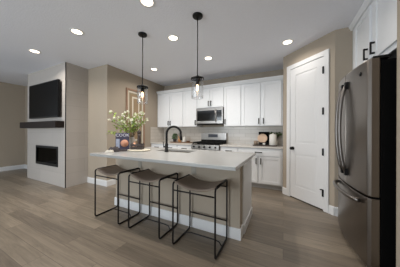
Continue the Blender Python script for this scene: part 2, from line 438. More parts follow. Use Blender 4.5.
BY = 3.89      # base carcass face
CT, CTh = 0.914, 0.032
def base(x0, x1, drawers, doors, label):
    t = thing('base_cabinet', label, 'cabinet', (x0, YB, 0), group='white base cabinets on the back wall')
    obj('body', MB().box(x0 + 0.001, x1 - 0.001, BY, YB - 0.001, 0.10, CT - CTh - 0.001), 'cab', t)
    obj('toe_kick', MB().box(x0 + 0.001, x1 - 0.001, BY + 0.07, YB - 0.001, 0, 0.10), 'toe', t)
    for a, b in drawers:
        d_ = obj('drawer', MB().box(a, b, BY - 0.021, BY - 0.001, 0.715, 0.865), 'cab', t, bevel=0.003)
        pull((a + b) / 2, 0.79, BY - 0.021, d_, vert=False, L=0.13)
    for a, b, hs in doors:
        d_ = obj('door', shaker(MB(), a, b, 0.125, 0.70, BY - 0.021), 'cab', t, bevel=0.002)
        pull(a + 0.03 if hs == 'L' else b - 0.03, 0.60, BY - 0.021, d_)
    return t
base(-3.545, -2.60, [(-3.53, -3.08), (-3.065, -2.612)], [(-3.53, -3.08, 'R'), (-3.065, -2.612, 'L')], 'white base cabinet at the far left corner behind the island faucet')
base(-2.60, -2.145, [(-2.588, -2.157)], [(-2.588, -2.157, 'R')], 'narrow white base cabinet directly left of the range')
base(-1.37, -0.94, [(-1.358, -0.952)], [(-1.358, -0.952, 'L')], 'narrow white base cabinet directly right of the range')
base(-0.94, -0.015, [(-0.925, -0.05)], [(-0.925, -0.505, 'R'), (-0.47, -0.05, 'L')], 'wide white base cabinet with one drawer over two doors beside the pantry')
tag(obj('countertop', MB().box(-3.546, -2.142, 3.85, YB - 0.012, CT - CTh, CT), 'quartz_k', bevel=0.003), 'pale quartz countertop on the base cabinets left of the range', 'countertop')
tag(obj('countertop', MB().box(-1.372, XP - 0.001, 3.85, YB - 0.012, CT - CTh, CT), 'quartz_k', bevel=0.003), 'pale quartz countertop on the base cabinets right of the range', 'countertop')
struct('wall_backsplash', MB().box(XW + 0.011, XP - 0.001, YB - 0.010, YB - 0.0005, CT, UB), 'splash')
struct('wall_backsplash_return', MB().box(XW + 0.0005, XW + 0.010, 3.86, YB - 0.0005, CT, UB), 'splashs')

# ---------------------------------------------------------------- microwave
mx0, mx1, mz0, mz1, my = -2.14, -1.38, 1.435, 1.87, 4.09
t = thing('microwave', 'stainless over-the-range microwave with black glass door', 'microwave', (mx0, my, mz0))
obj('body', MB().box(mx0, mx1, my + 0.03, YB - 0.012, mz0, mz1 - 0.001), 'fridge_side', t)
obj('door_frame', MB().box(mx0, mx1 - .165, my, my + .029, mz1 - .075, mz1 - .001).box(mx0, mx1 - .165, my, my + .029, mz0 + .018, mz0 + .085)
    .box(mx0, mx0 + .03, my, my + .029, mz0 + .085, mz1 - .075).box(mx1 - .215, mx1 - .165, my, my + .029, mz0 + .085, mz1 - .075), 'steel', t, bevel=0.003)
obj('window', MB().box(mx0 + .03, mx1 - .215, my + .003, my + .028, mz0 + .085, mz1 - .075), 'blackglass', t)
obj('control_panel', MB().box(mx1 - .163, mx1 - .028, my, my + .029, mz0 + .085, mz1 - .075), 'blackglass', t)
obj('panel_frame', MB().box(mx1 - .163, mx1, my, my + .029, mz1 - .075, mz1 - .001).box(mx1 - .163, mx1, my, my + .029, mz0 + .018, mz0 + .085).box(mx1 - .028, mx1, my, my + .029, mz0 + .085, mz1 - .075), 'steel', t)
obj('handle', MB().tube([(mx1 - .19, my, mz0 + .05), (mx1 - .19, my - .035, mz0 + .06), (mx1 - .19, my - .04, mz0 + .2), (mx1 - .19, my - .035, mz1 - .05), (mx1 - .19, my, mz1 - .04)], 0.010), 'steel', t)
obj('vent_grille', MB().box(mx0, mx1, my + .002, my + .029, mz0, mz0 + .016), 'grate', t)

# ---------------------------------------------------------------- gas range
rx0, rx1, ry = -2.135, -1.38, 3.83
t = thing('gas_range', 'stainless gas range with black cooktop and raised backguard', 'range', (rx0, ry, 0))
obj('body', MB().box(rx0, rx1, ry + .02, YB - 0.012, 0.02, 0.905), 'steel', t)
obj('oven_door', MB().box(rx0 + .005, rx1 - .005, ry, ry + .019, 0.24, 0.78), 'steel', t, bevel=0.004)
obj('oven_window', MB().box(rx0 + .10, rx1 - .10, ry - .004, ry - .0005, 0.36, 0.64), 'blackglass', t)
obj('oven_handle', MB().tube([(rx0 + .06, ry, .735), (rx0 + .06, ry - .045, .735), (rx1 - .06, ry - .045, .735), (rx1 - .06, ry, .735)], 0.011), 'steel', t)
obj('bottom_drawer', MB().box(rx0 + .005, rx1 - .005, ry, ry + .019, 0.06, 0.23), 'steel', t, bevel=0.004)
obj('control_panel', MB().prism([(ry - .03, 0.80), (ry + .02, 0.80), (ry + .02, 0.91), (ry - .012, 0.91)], rx0, rx1, axis='X'), 'steel', t, bevel=0.003)
for i in range(5):
    kx = rx0 + 0.085 + i * (rx1 - rx0 - 0.17) / 4
    obj('knob', MB().lathe([(0.024, 0.0), (0.024, -0.012), (0.019, -0.018), (0.018, -0.040), (0.0, -0.041)], kx, ry - .021, 0.855, 16, 'Y'), 'black', t)
obj('cooktop', MB().box(rx0, rx1, ry + .021, 4.40, 0.9055, 0.928), 'blackglass', t)
for k in range(3):
    a = rx0 + 0.02 + k * 0.243; b = a + 0.229; gr = MB()
    for yy in (ry + .05, 3.98, 4.10, 4.24, 4.38): gr.box(a, b, yy - .010, yy + .010, 0.940, 0.972)
    for xx in (a, (a + b) / 2 - .008, b - .016): gr.box(xx, xx + .016, ry + .04, 4.39, 0.940, 0.972)
    for xx in (a, b - .016):
        for yy in (ry + .05, 4.38): gr.box(xx, xx + .016, yy - .008, yy + .008, 0.928, 0.945)
    gr_o = obj('burner_grate', gr, 'grate', t)
    for yy in (3.98, 4.24): obj('burner', MB().cyl(((a + b) / 2, yy, .928), .045, .014, 16), 'grate', t)
obj('backguard', MB().box(rx0, rx1, 4.405, YB - 0.012, 0.93, 1.205), 'steel', t, bevel=0.006)
obj('backguard_vent', MB().box(rx0 + .001, rx1 - .001, 4.398, 4.4045, 0.93, 1.015), 'grate', t)
dp = obj('display', MB().box(-1.91, -1.63, 4.399, 4.4045, 1.085, 1.17), 'display', t)

# ---------------------------------------------------------------- island
ix0, ix1, iy0, iy1 = -2.52, -0.44, 1.92, 2.62
t = thing('kitchen_island', 'beige-fronted kitchen island with white baseboard and white end panel', 'kitchen island', (ix0, iy0, 0))
obj('knee_wall', MB().box(ix0, ix1, iy0, iy0 + 0.13, 0, CT - 0.037), 'wall', t)
bb = MB(); z1, z2, q = 0.11, 0.13, 0.015
bb.box(ix0 - q, ix1 + q, iy0 - q, iy0 - .0005, 0, z2)
bb.box(ix1 + .0005, ix1 + q, iy0 - .0005, iy0 + 0.13, 0, z2); bb.box(ix0 - q, ix0 - .0005, iy0 - .0005, iy0 + 0.13, 0, z2)
obj('baseboard', bb, 'white', t, bevel=0.005)
cc = MB(); ya = iy0 + 0.1305
cc.box(ix0 + .0, ix0 + .02, ya, iy1, 0.0, CT - 0.037); cc.box(ix1 - .02, ix1 + .012, ya, iy1, 0.0, CT - 0.037)
cc.box(ix0 + .02, ix1 - .02, ya, iy1, 0.10, 0.12); cc.box(ix0 + .02, ix1 - .02, iy1 - .02, iy1, 0.12, CT - 0.037)
cc.box(ix0 + .02, ix1 - .02, iy1 - .07, iy1 - .06, 0, 0.10)
obj('cabinet_carcass', cc, 'cab', t)
obj('end_baseboard', MB().box(ix1 + .0125, ix1 + .026, ya, iy1, 0, 0.11), 'white', t, bevel=0.004)
for k in range(5):
    a = ix0 + .01 + k * 0.412; b = a + .402
    d_ = obj('door', MB().box(a, b, iy1 + .0005, iy1 + .02, 0.125, 0.86), 'cab', t, bevel=0.003)
    obj('handle', MB().box(a + .03, a + .042, iy1 + .02, iy1 + .05, 0.60, 0.72), 'black', d_)

# slab with sink cut-out
def slab_hole(X, Y, hx, hy, z0, z1):
    mb = MB(); bm = mb.bm; G = {}
    for i, x in enumerate((X[0], hx[0], hx[1], X[1])):
        for j, y in enumerate((Y[0], hy[0], hy[1], Y[1])):
            for k, z in enumerate((z0, z1)): G[i, j, k] = bm.verts.new((x, y, z))
    for i in range(3):
        for j in range(3):
            if i == 1 and j == 1: continue
            for k in (0, 1): bm.faces.new([G[i, j, k], G[i+1, j, k], G[i+1, j+1, k], G[i, j+1, k]])
    for i in range(3):
        for j in (0, 3): bm.faces.new([G[i, j, 0], G[i+1, j, 0], G[i+1, j, 1], G[i, j, 1]])
        for j in (0, 3): bm.faces.new([G[j, i, 0], G[j, i+1, 0], G[j, i+1, 1], G[j, i, 1]])
    for a, b in (((1, 1), (2, 1)), ((2, 1), (2, 2)), ((2, 2), (1, 2)), ((1, 2), (1, 1))):
        bm.faces.new([G[a[0], a[1], 0], G[b[0], b[1], 0], G[b[0], b[1], 1], G[a[0], a[1], 1]])
    return mb
SX, SY = (-1.93, -1.28), (2.20, 2.54)
tag(obj('countertop', slab_hole((-2.50, -0.378), (1.48, 2.687), SX, SY, CT - 0.036, CT), 'quartz', bevel=0.004), 'large white quartz countertop overhanging the island and stools', 'countertop')
t = thing('kitchen_sink', 'undermount steel sink set into the island countertop', 'sink', (-1.6, 2.37, 0.7))
sk = MB(); e = .004; zt = CT - .037
x0, x1, y0, y1 = SX[0] - e, SX[1] + e, SY[0] - e, SY[1] + e
sk.box(x0 - .003, x1 + .003, y0 - .003, y1 + .003, .70, .703)
sk.box(x0 - .003, x0, y0, y1, .703, zt).box(x1, x1 + .003, y0, y1, .703, zt).box(x0 - .003, x1 + .003, y0 - .003, y0, .703, zt).box(x0 - .003, x1 + .003, y1, y1 + .003, .703, zt)
obj('basin', sk, 'sinksteel', t)
obj('drain', MB().cyl((-1.6, 2.37, .7035), .045, .004), 'steel', t)

# faucet
fx, fy = -1.635, 2.135
t = thing('kitchen_faucet', 'matte black gooseneck faucet standing on the island', 'faucet', (fx, fy, CT))
obj('base', MB().lathe([(0.031, 0.0), (0.031, 0.01), (0.025, 0.014), (0.025, 0.13), (0.016, 0.14)], fx, fy, CT + .0005), 'black', t)
dv = Vector((0.83, 0.56, 0)).normalized(); R = 0.110; pts = []; b0 = Vector((fx, fy, CT + .13))
pts.append(b0); pts.append(b0 + Vector((0, 0, .14)))
for k in range(0, 13):
    a = PI - k * PI / 12 * 1.02
    pts.append(b0 + Vector((0, 0, .155)) + dv * (R + R * math.cos(a)) + Vector((0, 0, R * math.sin(a))))
obj('spout', MB().tube(pts, 0.0175, 12), 'black', t)
e0 = pts[-1]; dn = (pts[-1] - pts[-2]).normalized()
obj('spray_head', MB().tube([e0, e0 + dn * .03, e0 + dn * .032, e0 + dn * .10], lambda f: 0.0178 if f < .4 else 0.021, 12), 'black', t)
hv = Vector((-0.83, -0.30, 0)).normalized()
obj('lever', MB().tube([b0 + hv * .018 - Vector((0, 0, .05)), b0 + hv * .05 - Vector((0, 0, .05))], 0.013, 10)
    .tube([b0 + hv * .045 - Vector((0, 0, .05)), b0 + hv * .055 + Vector((0, 0, .03))], 0.006, 8), 'black', t)

# outlets under the slab
for x, lb in ((-1.97, 'small outlet plate on the island front behind the left stools'), (-1.035, 'small outlet plate on the island front above the rightmost stool')):
    t = thing('outlet', lb, 'outlet', (x, iy0, 0.70))
    obj('cover_plate', MB().box(x - .036, x + .036, iy0 - .006, iy0 - .0005, .68, .80), 'plate', t, bevel=0.002)
    for z in (.715, .765): obj('socket', MB().box(x - .016, x + .016, iy0 - .008, iy0 - .0062, z - .014, z + .014), 'plate', t)

# ---------------------------------------------------------------- stools
def rounded_rect(y0, y1, z0, z1, r, n=4):
    P = []
    for cy, cz, a0 in ((y1 - r, z0 + r, -PI/2), (y1 - r, z1 - r, 0), (y0 + r, z1 - r, PI/2), (y0 + r, z0 + r, PI)):
        for k in range(n + 1):
            a = a0 + k * PI / 2 / n; P.append((cy + r * math.cos(a), cz + r * math.sin(a)))
    return P
hw, hd, sh, tr = 0.2425, 0.185, 0.682, 0.0095
def make_stool(loc, label):
    t = thing('counter_stool', label, 'stool', loc, group='counter stools along the island', world=False)
    for s in (-1, 1):
        obj('side_frame', MB().tube([(s * hw, y, z) for y, z in rounded_rect(-hd, hd, tr, sh, 0.03)], tr, 8, closed=True), 'iron', t)
    for y in (-hd, hd): obj('stretcher', MB().tube([(-hw, y, .60), (hw, y, .60)], tr * .85), 'iron', t)
    obj('footrest', MB().tube([(-hw, hd, .21), (hw, hd, .21)], tr * .85), 'iron', t)
    obj('floor_stretcher', MB().tube([(-hw, .02, tr), (-.20, .045, .035), (-.15, .05, .042), (.15, .05, .042), (.20, .045, .035), (hw, .02, tr)], tr * .7), 'iron', t)
    seat = MB(); bm = seat.bm; nx, ny = 18, 6; G = []
    for i in range(nx + 1):
        u = -1 + 2 * i / nx; x = u * (hw - .002)
        z = sh + .006 - .062 * (1 - u * u) ** 0.9
        if abs(u) > .93: z = min(z, sh + .002)
        G.append([bm.verts.new((x, -0.168 + .336 * j / ny, z + 0.0)) for j in range(ny + 1)])
    for i in range(nx):
        for j in range(ny):
            f = bm.faces.new([G[i][j], G[i+1][j], G[i+1][j+1], G[i][j+1]]); f.smooth = True
    obj('seat', seat, 'leather', t, solid=0.014)
    for s in (-1, 1): obj('seat_sleeve', MB().tube([(s * hw, -0.155, sh), (s * hw, 0.155, sh)], 0.0135, 10), 'iron', t)
    return t
st = make_stool((-2.178, 1.697, 0), 'leftmost counter stool with taupe leather sling seat and dark iron frame')
dup(st, (-1.500, 1.697, 0), 'middle counter stool with taupe leather sling seat and dark iron frame')
dup(st, (-0.822, 1.690, 0), 'rightmost counter stool with taupe leather sling seat and dark iron frame')

# ---------------------------------------------------------------- pendants
def pendant(x, y, label):
    t = thing('pendant_light', label, 'pendant light', (x, y, H), group='pendants over the island')
    obj('canopy', MB().lathe([(0.066, -0.001), (0.066, -0.018), (0.058, -0.026), (0.0, -0.027)], x, y, H, 28), 'black', t)
    obj('rod', MB().tube([(x, y, H - .026), (x, y, 1.93)], 0.0065, 8), 'black', t)
    obj('cap', MB().lathe([(0.020, 1.955), (0.022, 1.932), (0.080, 1.930), (0.084, 1.926), (0.084, 1.904), (0.077, 1.904), (0.077, 1.922), (0.0, 1.924)], x, y, 0, 28), 'black', t)
    obj('socket', MB().lathe([(0.026, 1.923), (0.026, 1.86), (0.020, 1.84)], x, y, 0, 16), 'black', t)
    gb = MB(); gb.lathe([(0.076, 1.921), (0.076, 1.668), (0.074, 1.662), (0.071, 1.668), (0.073, 1.70)], x, y, 0, 32); bm = gb.bm
    for f in [f for f in bm.faces if len(f.verts) > 4]: bm.faces.remove(f)
    obj('glass_shade', gb, 'glass', t)
    obj('bulb', MB().lathe([(0.009, 1.842), (0.011, 1.832), (0.015, 1.808), (0.012, 1.78), (0.006, 1.758), (0.0, 1.755)], x, y, 0, 16), 'bulb', t)
pendant(-1.963, 1.955, 'left black pendant with clear glass cylinder over the island')
pendant(-1.006, 1.955, 'right black pendant with clear glass cylinder over the island')

# ---------------------------------------------------------------- fireplace, mantel, TV
t = thing('wall_television', 'large black flat television mounted above the mantel', 'television', (-5.2, FY, 1.56))
obj('bezel', MB().box(-5.760, -4.378, 1.915, 1.965, 1.545, 2.365), 'tvbez', t, bevel=0.005)
obj('screen', MB().box(-5.740, -4.398, 1.912, 1.9148, 1.575, 2.345), 'screen', t)
obj('bracket', MB().box(-5.4, -5.0, 1.9655, FY - .0005, 1.8, 2.1), 'black', t)
tag(obj('mantel_shelf', MB().box(-6.05, -4.29, 1.835, FY - .0005, 1.31, 1.455), 'mantel', bevel=0.006), 'thick dark espresso wood mantel shelf under the television', 'shelf')
t = thing('fireplace', 'black linear gas fireplace insert with glass front in pale tile', 'fireplace', (-5.07, FY, .42))
fb = MB(); a, b, c, dd = -5.598, -4.547, .422, .883
fb.box(a, b, FY + .34, FY + .36, c, dd).box(a, a + .02, FY + .02, FY + .34, c, dd).box(b - .02, b, FY + .02, FY + .34, c, dd)
fb.box(a, b, FY + .02, FY + .34, c, c + .02).box(a, b, FY + .02, FY + .34, dd - .02, dd)
obj('firebox', fb, 'firebox', t)
ff = MB().box(a, a + .035, FY - .012, FY + .018, c, dd).box(b - .035, b, FY - .012, FY + .018, c, dd).box(a + .035, b - .035, FY - .012, FY + .018, c, c + .06).box(a + .035, b - .035, FY - .012, FY + .018, dd - .05, dd)
obj('face_frame', ff, 'black', t, bevel=0.003)
obj('glass_pane', MB().box(a + .035, b - .035, FY + .008, FY + .012, c + .06, dd - .05), 'fireglass', t)
for x0, x1, y, z in ((-5.4, -4.8, 2.16, .50), (-5.3, -4.95, 2.22, .565), (-5.15, -4.7, 2.12, .53)):
    obj('gas_log', MB().tube([(x0, y, z), ((x0 + x1) / 2, y + .02, z + .01), (x1, y - .02, z - .01)], 0.032, 8), 'log', t)

# ---------------------------------------------------------------- artwork on the side wall
ay0, ay1, az0, az1 = 2.975, 3.60, 0.80, 2.335; X0 = XW + .0005
t = thing('framed_artwork', 'tall wood-framed artwork of nested beige rectangles on the side wall', 'artwork', (XW, 3.28, az0))
fw = .045
obj('frame', MB().box(X0, X0 + .035, ay0, ay0 + fw, az0, az1).box(X0, X0 + .035, ay1 - fw, ay1, az0, az1).box(X0, X0 + .035, ay0 + fw, ay1 - fw, az0, az0 + fw).box(X0, X0 + .035, ay0 + fw, ay1 - fw, az1 - fw, az1), 'framewood', t, bevel=0.003)
lay = [('cream', 0.045), ('artsage', 0.095), ('artbeige', 0.125), ('cream', 0.19), ('artbeige', 0.23)]
art = MB(); xx = X0 + .008
artp = obj('mat_board', MB().box(X0, xx, ay0 + fw, ay1 - fw, az0 + fw, az1 - fw), 'cream', t)
for i, (m_, ins) in enumerate(lay[1:]):
    obj('painted_rectangle', MB().box(xx + .0004 + i * .0012, xx + .0014 + i * .0012, ay0 + ins, ay1 - ins, az0 + ins, az1 - ins), m_, artp)

# ---------------------------------------------------------------- refrigerator
fy0, fy1, fht = 1.945, 2.85, 1.86
t = thing('refrigerator', 'stainless french-door refrigerator with bottom freezer drawer', 'refrigerator', (1.0, 2.4, 0))
obj('cabinet', MB().box(0.735, 1.40, fy0 + .008, fy1 - .008, 0.02, fht - .02), 'fridge_side', t, bevel=0.004)
ymid = (fy0 + fy1) / 2
def bow(y): # x of curved front
    u = (y - ymid) / ((fy1 - fy0) / 2); return 0.615 + 0.040 * u * u + 0.020 * (max(0, abs(u) - .965) / .035) ** 2
def curved_door(y0, y1, z0, z1, n=28):
    P = [(bow(y0 + (y1 - y0) * k / n), y0 + (y1 - y0) * k / n) for k in range(n + 1)]
    P += [(0.732, y1), (0.732, y0)]
    mb = MB().prism(P, z0, z1)
    for f in mb.bm.faces:
        if len(f.verts) == 4 and abs(f.normal.z) < .1: f.smooth = False
    return mb
fz = 0.665
fd1 = obj('door', curved_door(fy0, ymid - .003, fz + .008, fht), 'steel_dark', t, bevel=0.009)
fd2 = obj('door', curved_door(ymid + .003, fy1, fz + .008, fht), 'steel_dark', t, bevel=0.006)
fdr = obj('freezer_drawer', curved_door(fy0, fy1, 0.06, fz - .008, 56), 'steel_dark', t, bevel=0.006)
obj('door_gasket', MB().box(0.68, 0.7345, fy0 + .01, fy1 - .01, fz - .0075, fz + .0075), 'fridge_side', t)
obj('kick_plate', MB().box(0.70, 0.76, fy0 + .02, fy1 - .02, 0.0, 0.058), 'fridge_side', t)
def fhandle(y, s, parent):
    z0, z1 = .80, 1.73; P = []
    for k in range(15):
        u = k / 14; q_ = math.sin(u * PI)
        P.append((bow(y) - .012 - .055 * q_ ** .6, y + s * .012, z0 + (z1 - z0) * u))
    mb = MB(); mb.tube(P, 0.017, 10)
    obj('handle', mb, 'steel_handle', parent)
    for z in (z0, z1):
        e = MB(); e.box(bow(y) - .024, bow(y) + .004, y + s * .012 - .020, y + s * .012 + .020, z - .035, z + .035)
        obj('handle_mount', e, 'black', parent)
fhandle(ymid - .045, -1, fd1); fhandle(ymid + .045, 1, fd2)
P = []
for k in range(17):
    u = k / 16; y = fy0 + .10 + (fy1 - fy0 - .20) * u; P.append((bow(y) - .012 - .05 * math.sin(u * PI) ** .35, y, .60))
obj('handle', MB().tube(P, 0.019, 10), 'steel_handle', fdr)
obj('round_emblem', MB().lathe([(0.0, -.002), (.019, -.002), (.019, .004)], bow(fy0 + .12) - .001, fy0 + .12, 1.765, 20, 'X'), 'black', t, label='small dark round maker emblem')
obj('hinge_cover', MB().box(0.69, 0.80, fy0 + .02, fy0 + .10, fht + .001, fht + .022), 'black', t)
obj('hinge_cover', MB().box(0.69, 0.80, fy1 - .10, fy1 - .02, fht + .001, fht + .022), 'black', t)

# cabinet above the refrigerator (faces left, towards -x)
ox = 0.878; oz0, oz1 = 1.995, 2.675
t = thing('fridge_cabinet', 'two-door white cabinet above the refrigerator', 'cabinet', (ox, 2.5, oz0))
obj('body', MB().box(ox, XR - .001, 1.887, YP - .001, oz0, oz1), 'cab', t)
def sidedoor(y0, y1, z0, z1):
    mb = shaker(MB(), y0, y1, z0, z1, 0)      # built facing -y, then turned to face -x
    mb.xf(Matrix(((0, 1, 0, ox - .021), (1, 0, 0, 0), (0, 0, 1, 0), (0, 0, 0, 1))))
    return mb
for y0, y1, hy in ((1.925, 2.445, 2.41), (2.535, 2.99, 2.575)):
    d_ = obj('door', sidedoor(y0, y1, oz0 + .02, oz1 - .03), 'cab', t, bevel=0.002)
    r = .008; z = oz0 + .125; xx = ox - .021; mb = MB()
    mb.box(xx - .039, xx - .026, hy - r, hy + r, z - .065, z + .065)
    for zz in (z - .055, z + .055): mb.box(xx - .03, xx, hy - r, hy + r, zz - r, zz + r)
    obj('handle', mb, 'black', d_)
obj('light_rail', MB().box(ox, ox + .02, 1.887, YP - .001, oz0 - .03, oz0 - .0005), 'cab', t)
struct('trim_3', MB().prism([(XR - .001, oz1 + .001), (ox - .022, oz1 + .001), (ox - .026, oz1 + .012), (ox - .045, H - .016), (ox - .048, H - .001), (XR - .001, H - .001)], 1.887, YP - .001, axis='Y'), 'cab')
tag(obj('filler_panel', MB().box(ox + .004, ox + .024, YP - .018, YP - .001, 0, oz0 - .031), 'cab'), 'narrow white filler strip between refrigerator bay and wall', 'panel')

# ---------------------------------------------------------------- things on the island
def leafy(mb, p, d, L, W):
    """a small folded leaf from p along d"""
    d = d.normalized(); s = d.cross(Vector((random.uniform(-.4, .4), random.uniform(-.4, .4), 1))).normalized(); up = s.cross(d)
    a = mb.bm.verts.new(p); b = mb.bm.verts.new(p + d * L * .5 + s * W / 2 + up * W * .15); c = mb.bm.verts.new(p + d * L - up * L * .1)
    e = mb.bm.verts.new(p + d * L * .5 - s * W / 2 + up * W * .15); m_ = mb.bm.verts.new(p + d * L * .5)
    for f in ((a, b, m_), (b, c, m_), (c, e, m_), (e, a, m_)): mb.bm.faces.new(f)
Z = CT + .0008
# oval tray
tx, ty = -2.13, 2.05
tr_ = MB().lathe([(0.175, 0), (0.19, .004), (0.195, .018), (0.185, .020), (0.0, .020)], 0, 0, 0, 36)
tr_.xf(Matrix.Translation((tx, ty, Z)) @ Matrix.Diagonal((1.0, .85, 1, 1)))
tag(obj('serving_tray', tr_, 'traycream'), 'round cream stone tray under the crate at the left of the island', 'tray')
# branch arrangement: vase + stems + leaves + blossoms
vx, vy, vz = -2.435, 2.19, Z
t = thing('flower_arrangement', 'white-blossomed green branches in a grey vase on the island', 'plant', (vx, vy, vz))
obj('vase', MB().lathe([(0.040, 0), (0.052, .02), (0.056, .09), (0.048, .16), (0.032, .20), (0.036, .22), (0.028, .215), (0.0, .19)], vx, vy, vz, 24), 'greyvase', t)
stems, leaves, flowers = MB(), MB(), MB()
rt = Vector((math.cos(.4587), math.sin(.4587), 0)); fd = Vector((-math.sin(.4587), math.cos(.4587), 0))
tips = [(-.30, .56, 0), (-.22, .42, -.05), (-.34, .40, .05), (-.12, .50, .05), (-.02, .54, -.04), (.06, .46, .06), (.13, .50, -.02), (.22, .54, .03),
        (.27, .50, -.05), (.24, .36, .04), (.16, .34, -.08), (-.06, .38, -.10), (-.30, .18, -.06), (-.38, .20, .02), (-.14, .32, .10), (.04, .34, .10), (.29, .42, .05), (-.24, .30, .0), (.10, .40, -.1)]
for tx_, tz_, ty_ in tips:
    tx_ = tx_ - .07
    o0 = Vector((vx, vy, vz + .16)); end = Vector((vx, vy, vz)) + rt * tx_ + fd * ty_ + Vector((0, 0, tz_ + .10))
    mid = (o0 + end) / 2 + Vector((0, 0, .08)) - rt * tx_ * .15
    C = [(o0 * (1-u)**2 + mid * 2*u*(1-u) + end * u*u) for u in [k / 8 for k in range(9)]]
    stems.tube([tuple(c) for c in C], 0.0028, 5)
    for k in range(3, 9):
        for r_ in range(3):
            d_ = Vector((random.uniform(-1, 1), random.uniform(-1, 1), random.uniform(-.5, .8)))
            leafy(leaves, C[k] + Vector((random.uniform(-.015, .015),) * 3), d_, random.uniform(.048, .082), random.uniform(.026, .042))
    if tz_ > .3:
        for k in (6, 8):
            for r_ in range(2 if k == 8 else 1):
                c = C[k] + Vector((random.uniform(-.025, .025), random.uniform(-.025, .025), random.uniform(0, .03)))
                for a in range(9):
                    leafy(flowers, c, Vector((random.uniform(-1, 1), random.uniform(-1, 1), random.uniform(-.6, 1))), .034, .034)
                flowers.lathe([(0, -.006), (.008, 0), (0, .008)], c.x, c.y, c.z, 6)
obj('stems', stems, 'stem', t); obj('leaves', leaves, 'leaf', t); obj('blossoms', flowers, 'petal', t)
# crate on the tray
t = thing('wooden_crate', 'small dark wooden crate on the cream tray right of the cookbook', 'crate', (-2.185, 2.07, Z + .0208), rz=.4587, world=False)
cm = MB(); W_, D_, H_ = .095, .06, .100
cm.box(-W_, W_, -D_, D_, 0, .01)
for z in (.012, .056): cm.box(-W_, W_, -D_, -D_ + .01, z, z + .034).box(-W_, W_, D_ - .01, D_, z, z + .034).box(-W_, -W_ + .01, -D_ + .01, D_ - .01, z, z + .034).box(W_ - .01, W_, -D_ + .01, D_ - .01, z, z + .034)
for x in (-W_ + .01, W_ - .02):
    for y in (-D_ + .01, D_ - .02): cm.box(x, x + .01, y, y + .01, 0, H_)
obj('slat_box', cm, 'darkwood', t)
cb = Vector((-2.185, 2.07, Z + .0313))
def oncrate(r_, f_): return cb + rt * r_ + fd * f_
p = oncrate(.028, .0)
t = thing('pepper_mill', 'tall dark brown wooden pepper mill standing in the crate', 'pepper mill', p)
obj('body', MB().lathe([(.026, 0), (.028, .02), (.024, .08), (.032, .14), (.024, .20), (.030, .24)], p.x, p.y, p.z, 18), 'darkwood', t)
obj('cap', MB().lathe([(.028, .241), (.035, .27), (.026, .295), (.008, .305), (.010, .32), (0, .328)], p.x, p.y, p.z, 18), 'darkwood', t)
p = oncrate(-.044, -.01)
tag(obj('onion', MB().lathe([(0, 0), (0.022, 0.003), (0.038, 0.027), (0.040, 0.062), (0.022, 0.090), (0.007, 0.103), (0.005, 0.122), (0.000, 0.125)], p.x, p.y, p.z, 16), 'copper'), 'peach-coloured onion in the crate beside the pepper mill', 'onion')
# cookbook leaning on the vase
t = thing('cookbook', 'dark blue cookbook with white title leaning upright on the island', 'book', (-2.395, 1.95, Z + .004), rz=.93, world=False)
lean = Matrix.Rotation(-.20, 4, 'X')
def bk(mb): return mb.xf(lean)
bw_, bh_ = .105, .295
obj('cover', bk(MB().box(-bw_, bw_, 0, .003, 0, bh_).box(-bw_, bw_, .023, .026, 0, bh_).box(-bw_, -bw_ + .003, .003, .023, 0, bh_)), 'cover', t)
obj('pages', bk(MB().box(-bw_ + .003, bw_ - .004, .0032, .0228, .003, bh_ - .003)), 'page', t)
pic = obj('cover_photo', bk(MB().lathe([(0, -.0012), (.062, -.0012), (.062, 0)], .030, -.0004, .115, 20, 'Y')), 'coverpic', t)
obj('cover_photo', bk(MB().box(-.098, -.045, -.0014, -.0004, .04, .19)), 'coverblue', t)
def text(txt, size, loc, parent, m, rx=PI/2 - .20):
    c = bpy.data.curves.new('t', 'FONT'); c.body = txt; c.size = size; c.align_x = 'CENTER'; c.extrude = .0004
    o = bpy.data.objects.new('t', c); COL.objects.link(o); bpy.context.view_layer.update()
    me = bpy.data.meshes.new_from_object(o.evaluated_get(bpy.context.evaluated_depsgraph_get()))
    bpy.data.objects.remove(o)
    me.materials.clear(); me.materials.append(M[m]); r_ = bpy.data.objects.new('title', me); COL.objects.link(r_)
    r_.parent = parent; r_.rotation_euler = (rx, 0, 0); r_.location = loc
    return r_
cz = .232
text('COOK', .070, (0.0, -.0015 + math.sin(.20) * cz, math.cos(.20) * cz), t, 'textwhite')
# folded cloths left of the book
def cloth(loc, rz, m, sx, sy, hgt, name, label):
    mb = MB(); bm = mb.bm; n = 12; G = []
    for i in range(n + 1):
        row = []
        for j in range(n + 1):
            u, v = i / n * 2 - 1, j / n * 2 - 1
            e_ = max(0, 1 - max(abs(u), abs(v)) ** 4)
            z = .003 + hgt * (e_ ** .5) * (.75 + .25 * math.sin(5 * u + 3 * v) * math.cos(4 * v))
            row.append(bm.verts.new((u * sx * (1 + .06 * math.sin(4 * v)), v * sy * (1 + .08 * math.sin(3 * u)), z)))
        G.append(row)
    base_ = [[bm.verts.new((G[i][j].co.x, G[i][j].co.y, 0)) for j in range(n + 1)] for i in range(n + 1)]
    for i in range(n):
        for j in range(n):
            f = bm.faces.new([G[i][j], G[i+1][j], G[i+1][j+1], G[i][j+1]]); f.smooth = True
            bm.faces.new([base_[i][j], base_[i][j+1], base_[i+1][j+1], base_[i+1][j]])
    ring = [(i, 0) for i in range(n)] + [(n, j) for j in range(n)] + [(i, n) for i in range(n, 0, -1)] + [(0, j) for j in range(n, 0, -1)]
    for a, b in zip(ring, ring[1:] + ring[:1]):
        bm.faces.new([G[a[0]][a[1]], base_[a[0]][a[1]], base_[b[0]][b[1]], G[b[0]][b[1]]])
    mb.xf(Matrix.Translation(loc) @ Matrix.Rotation(rz, 4, 'Z'))
    return tag(obj(name, mb, m), label, 'napkin')
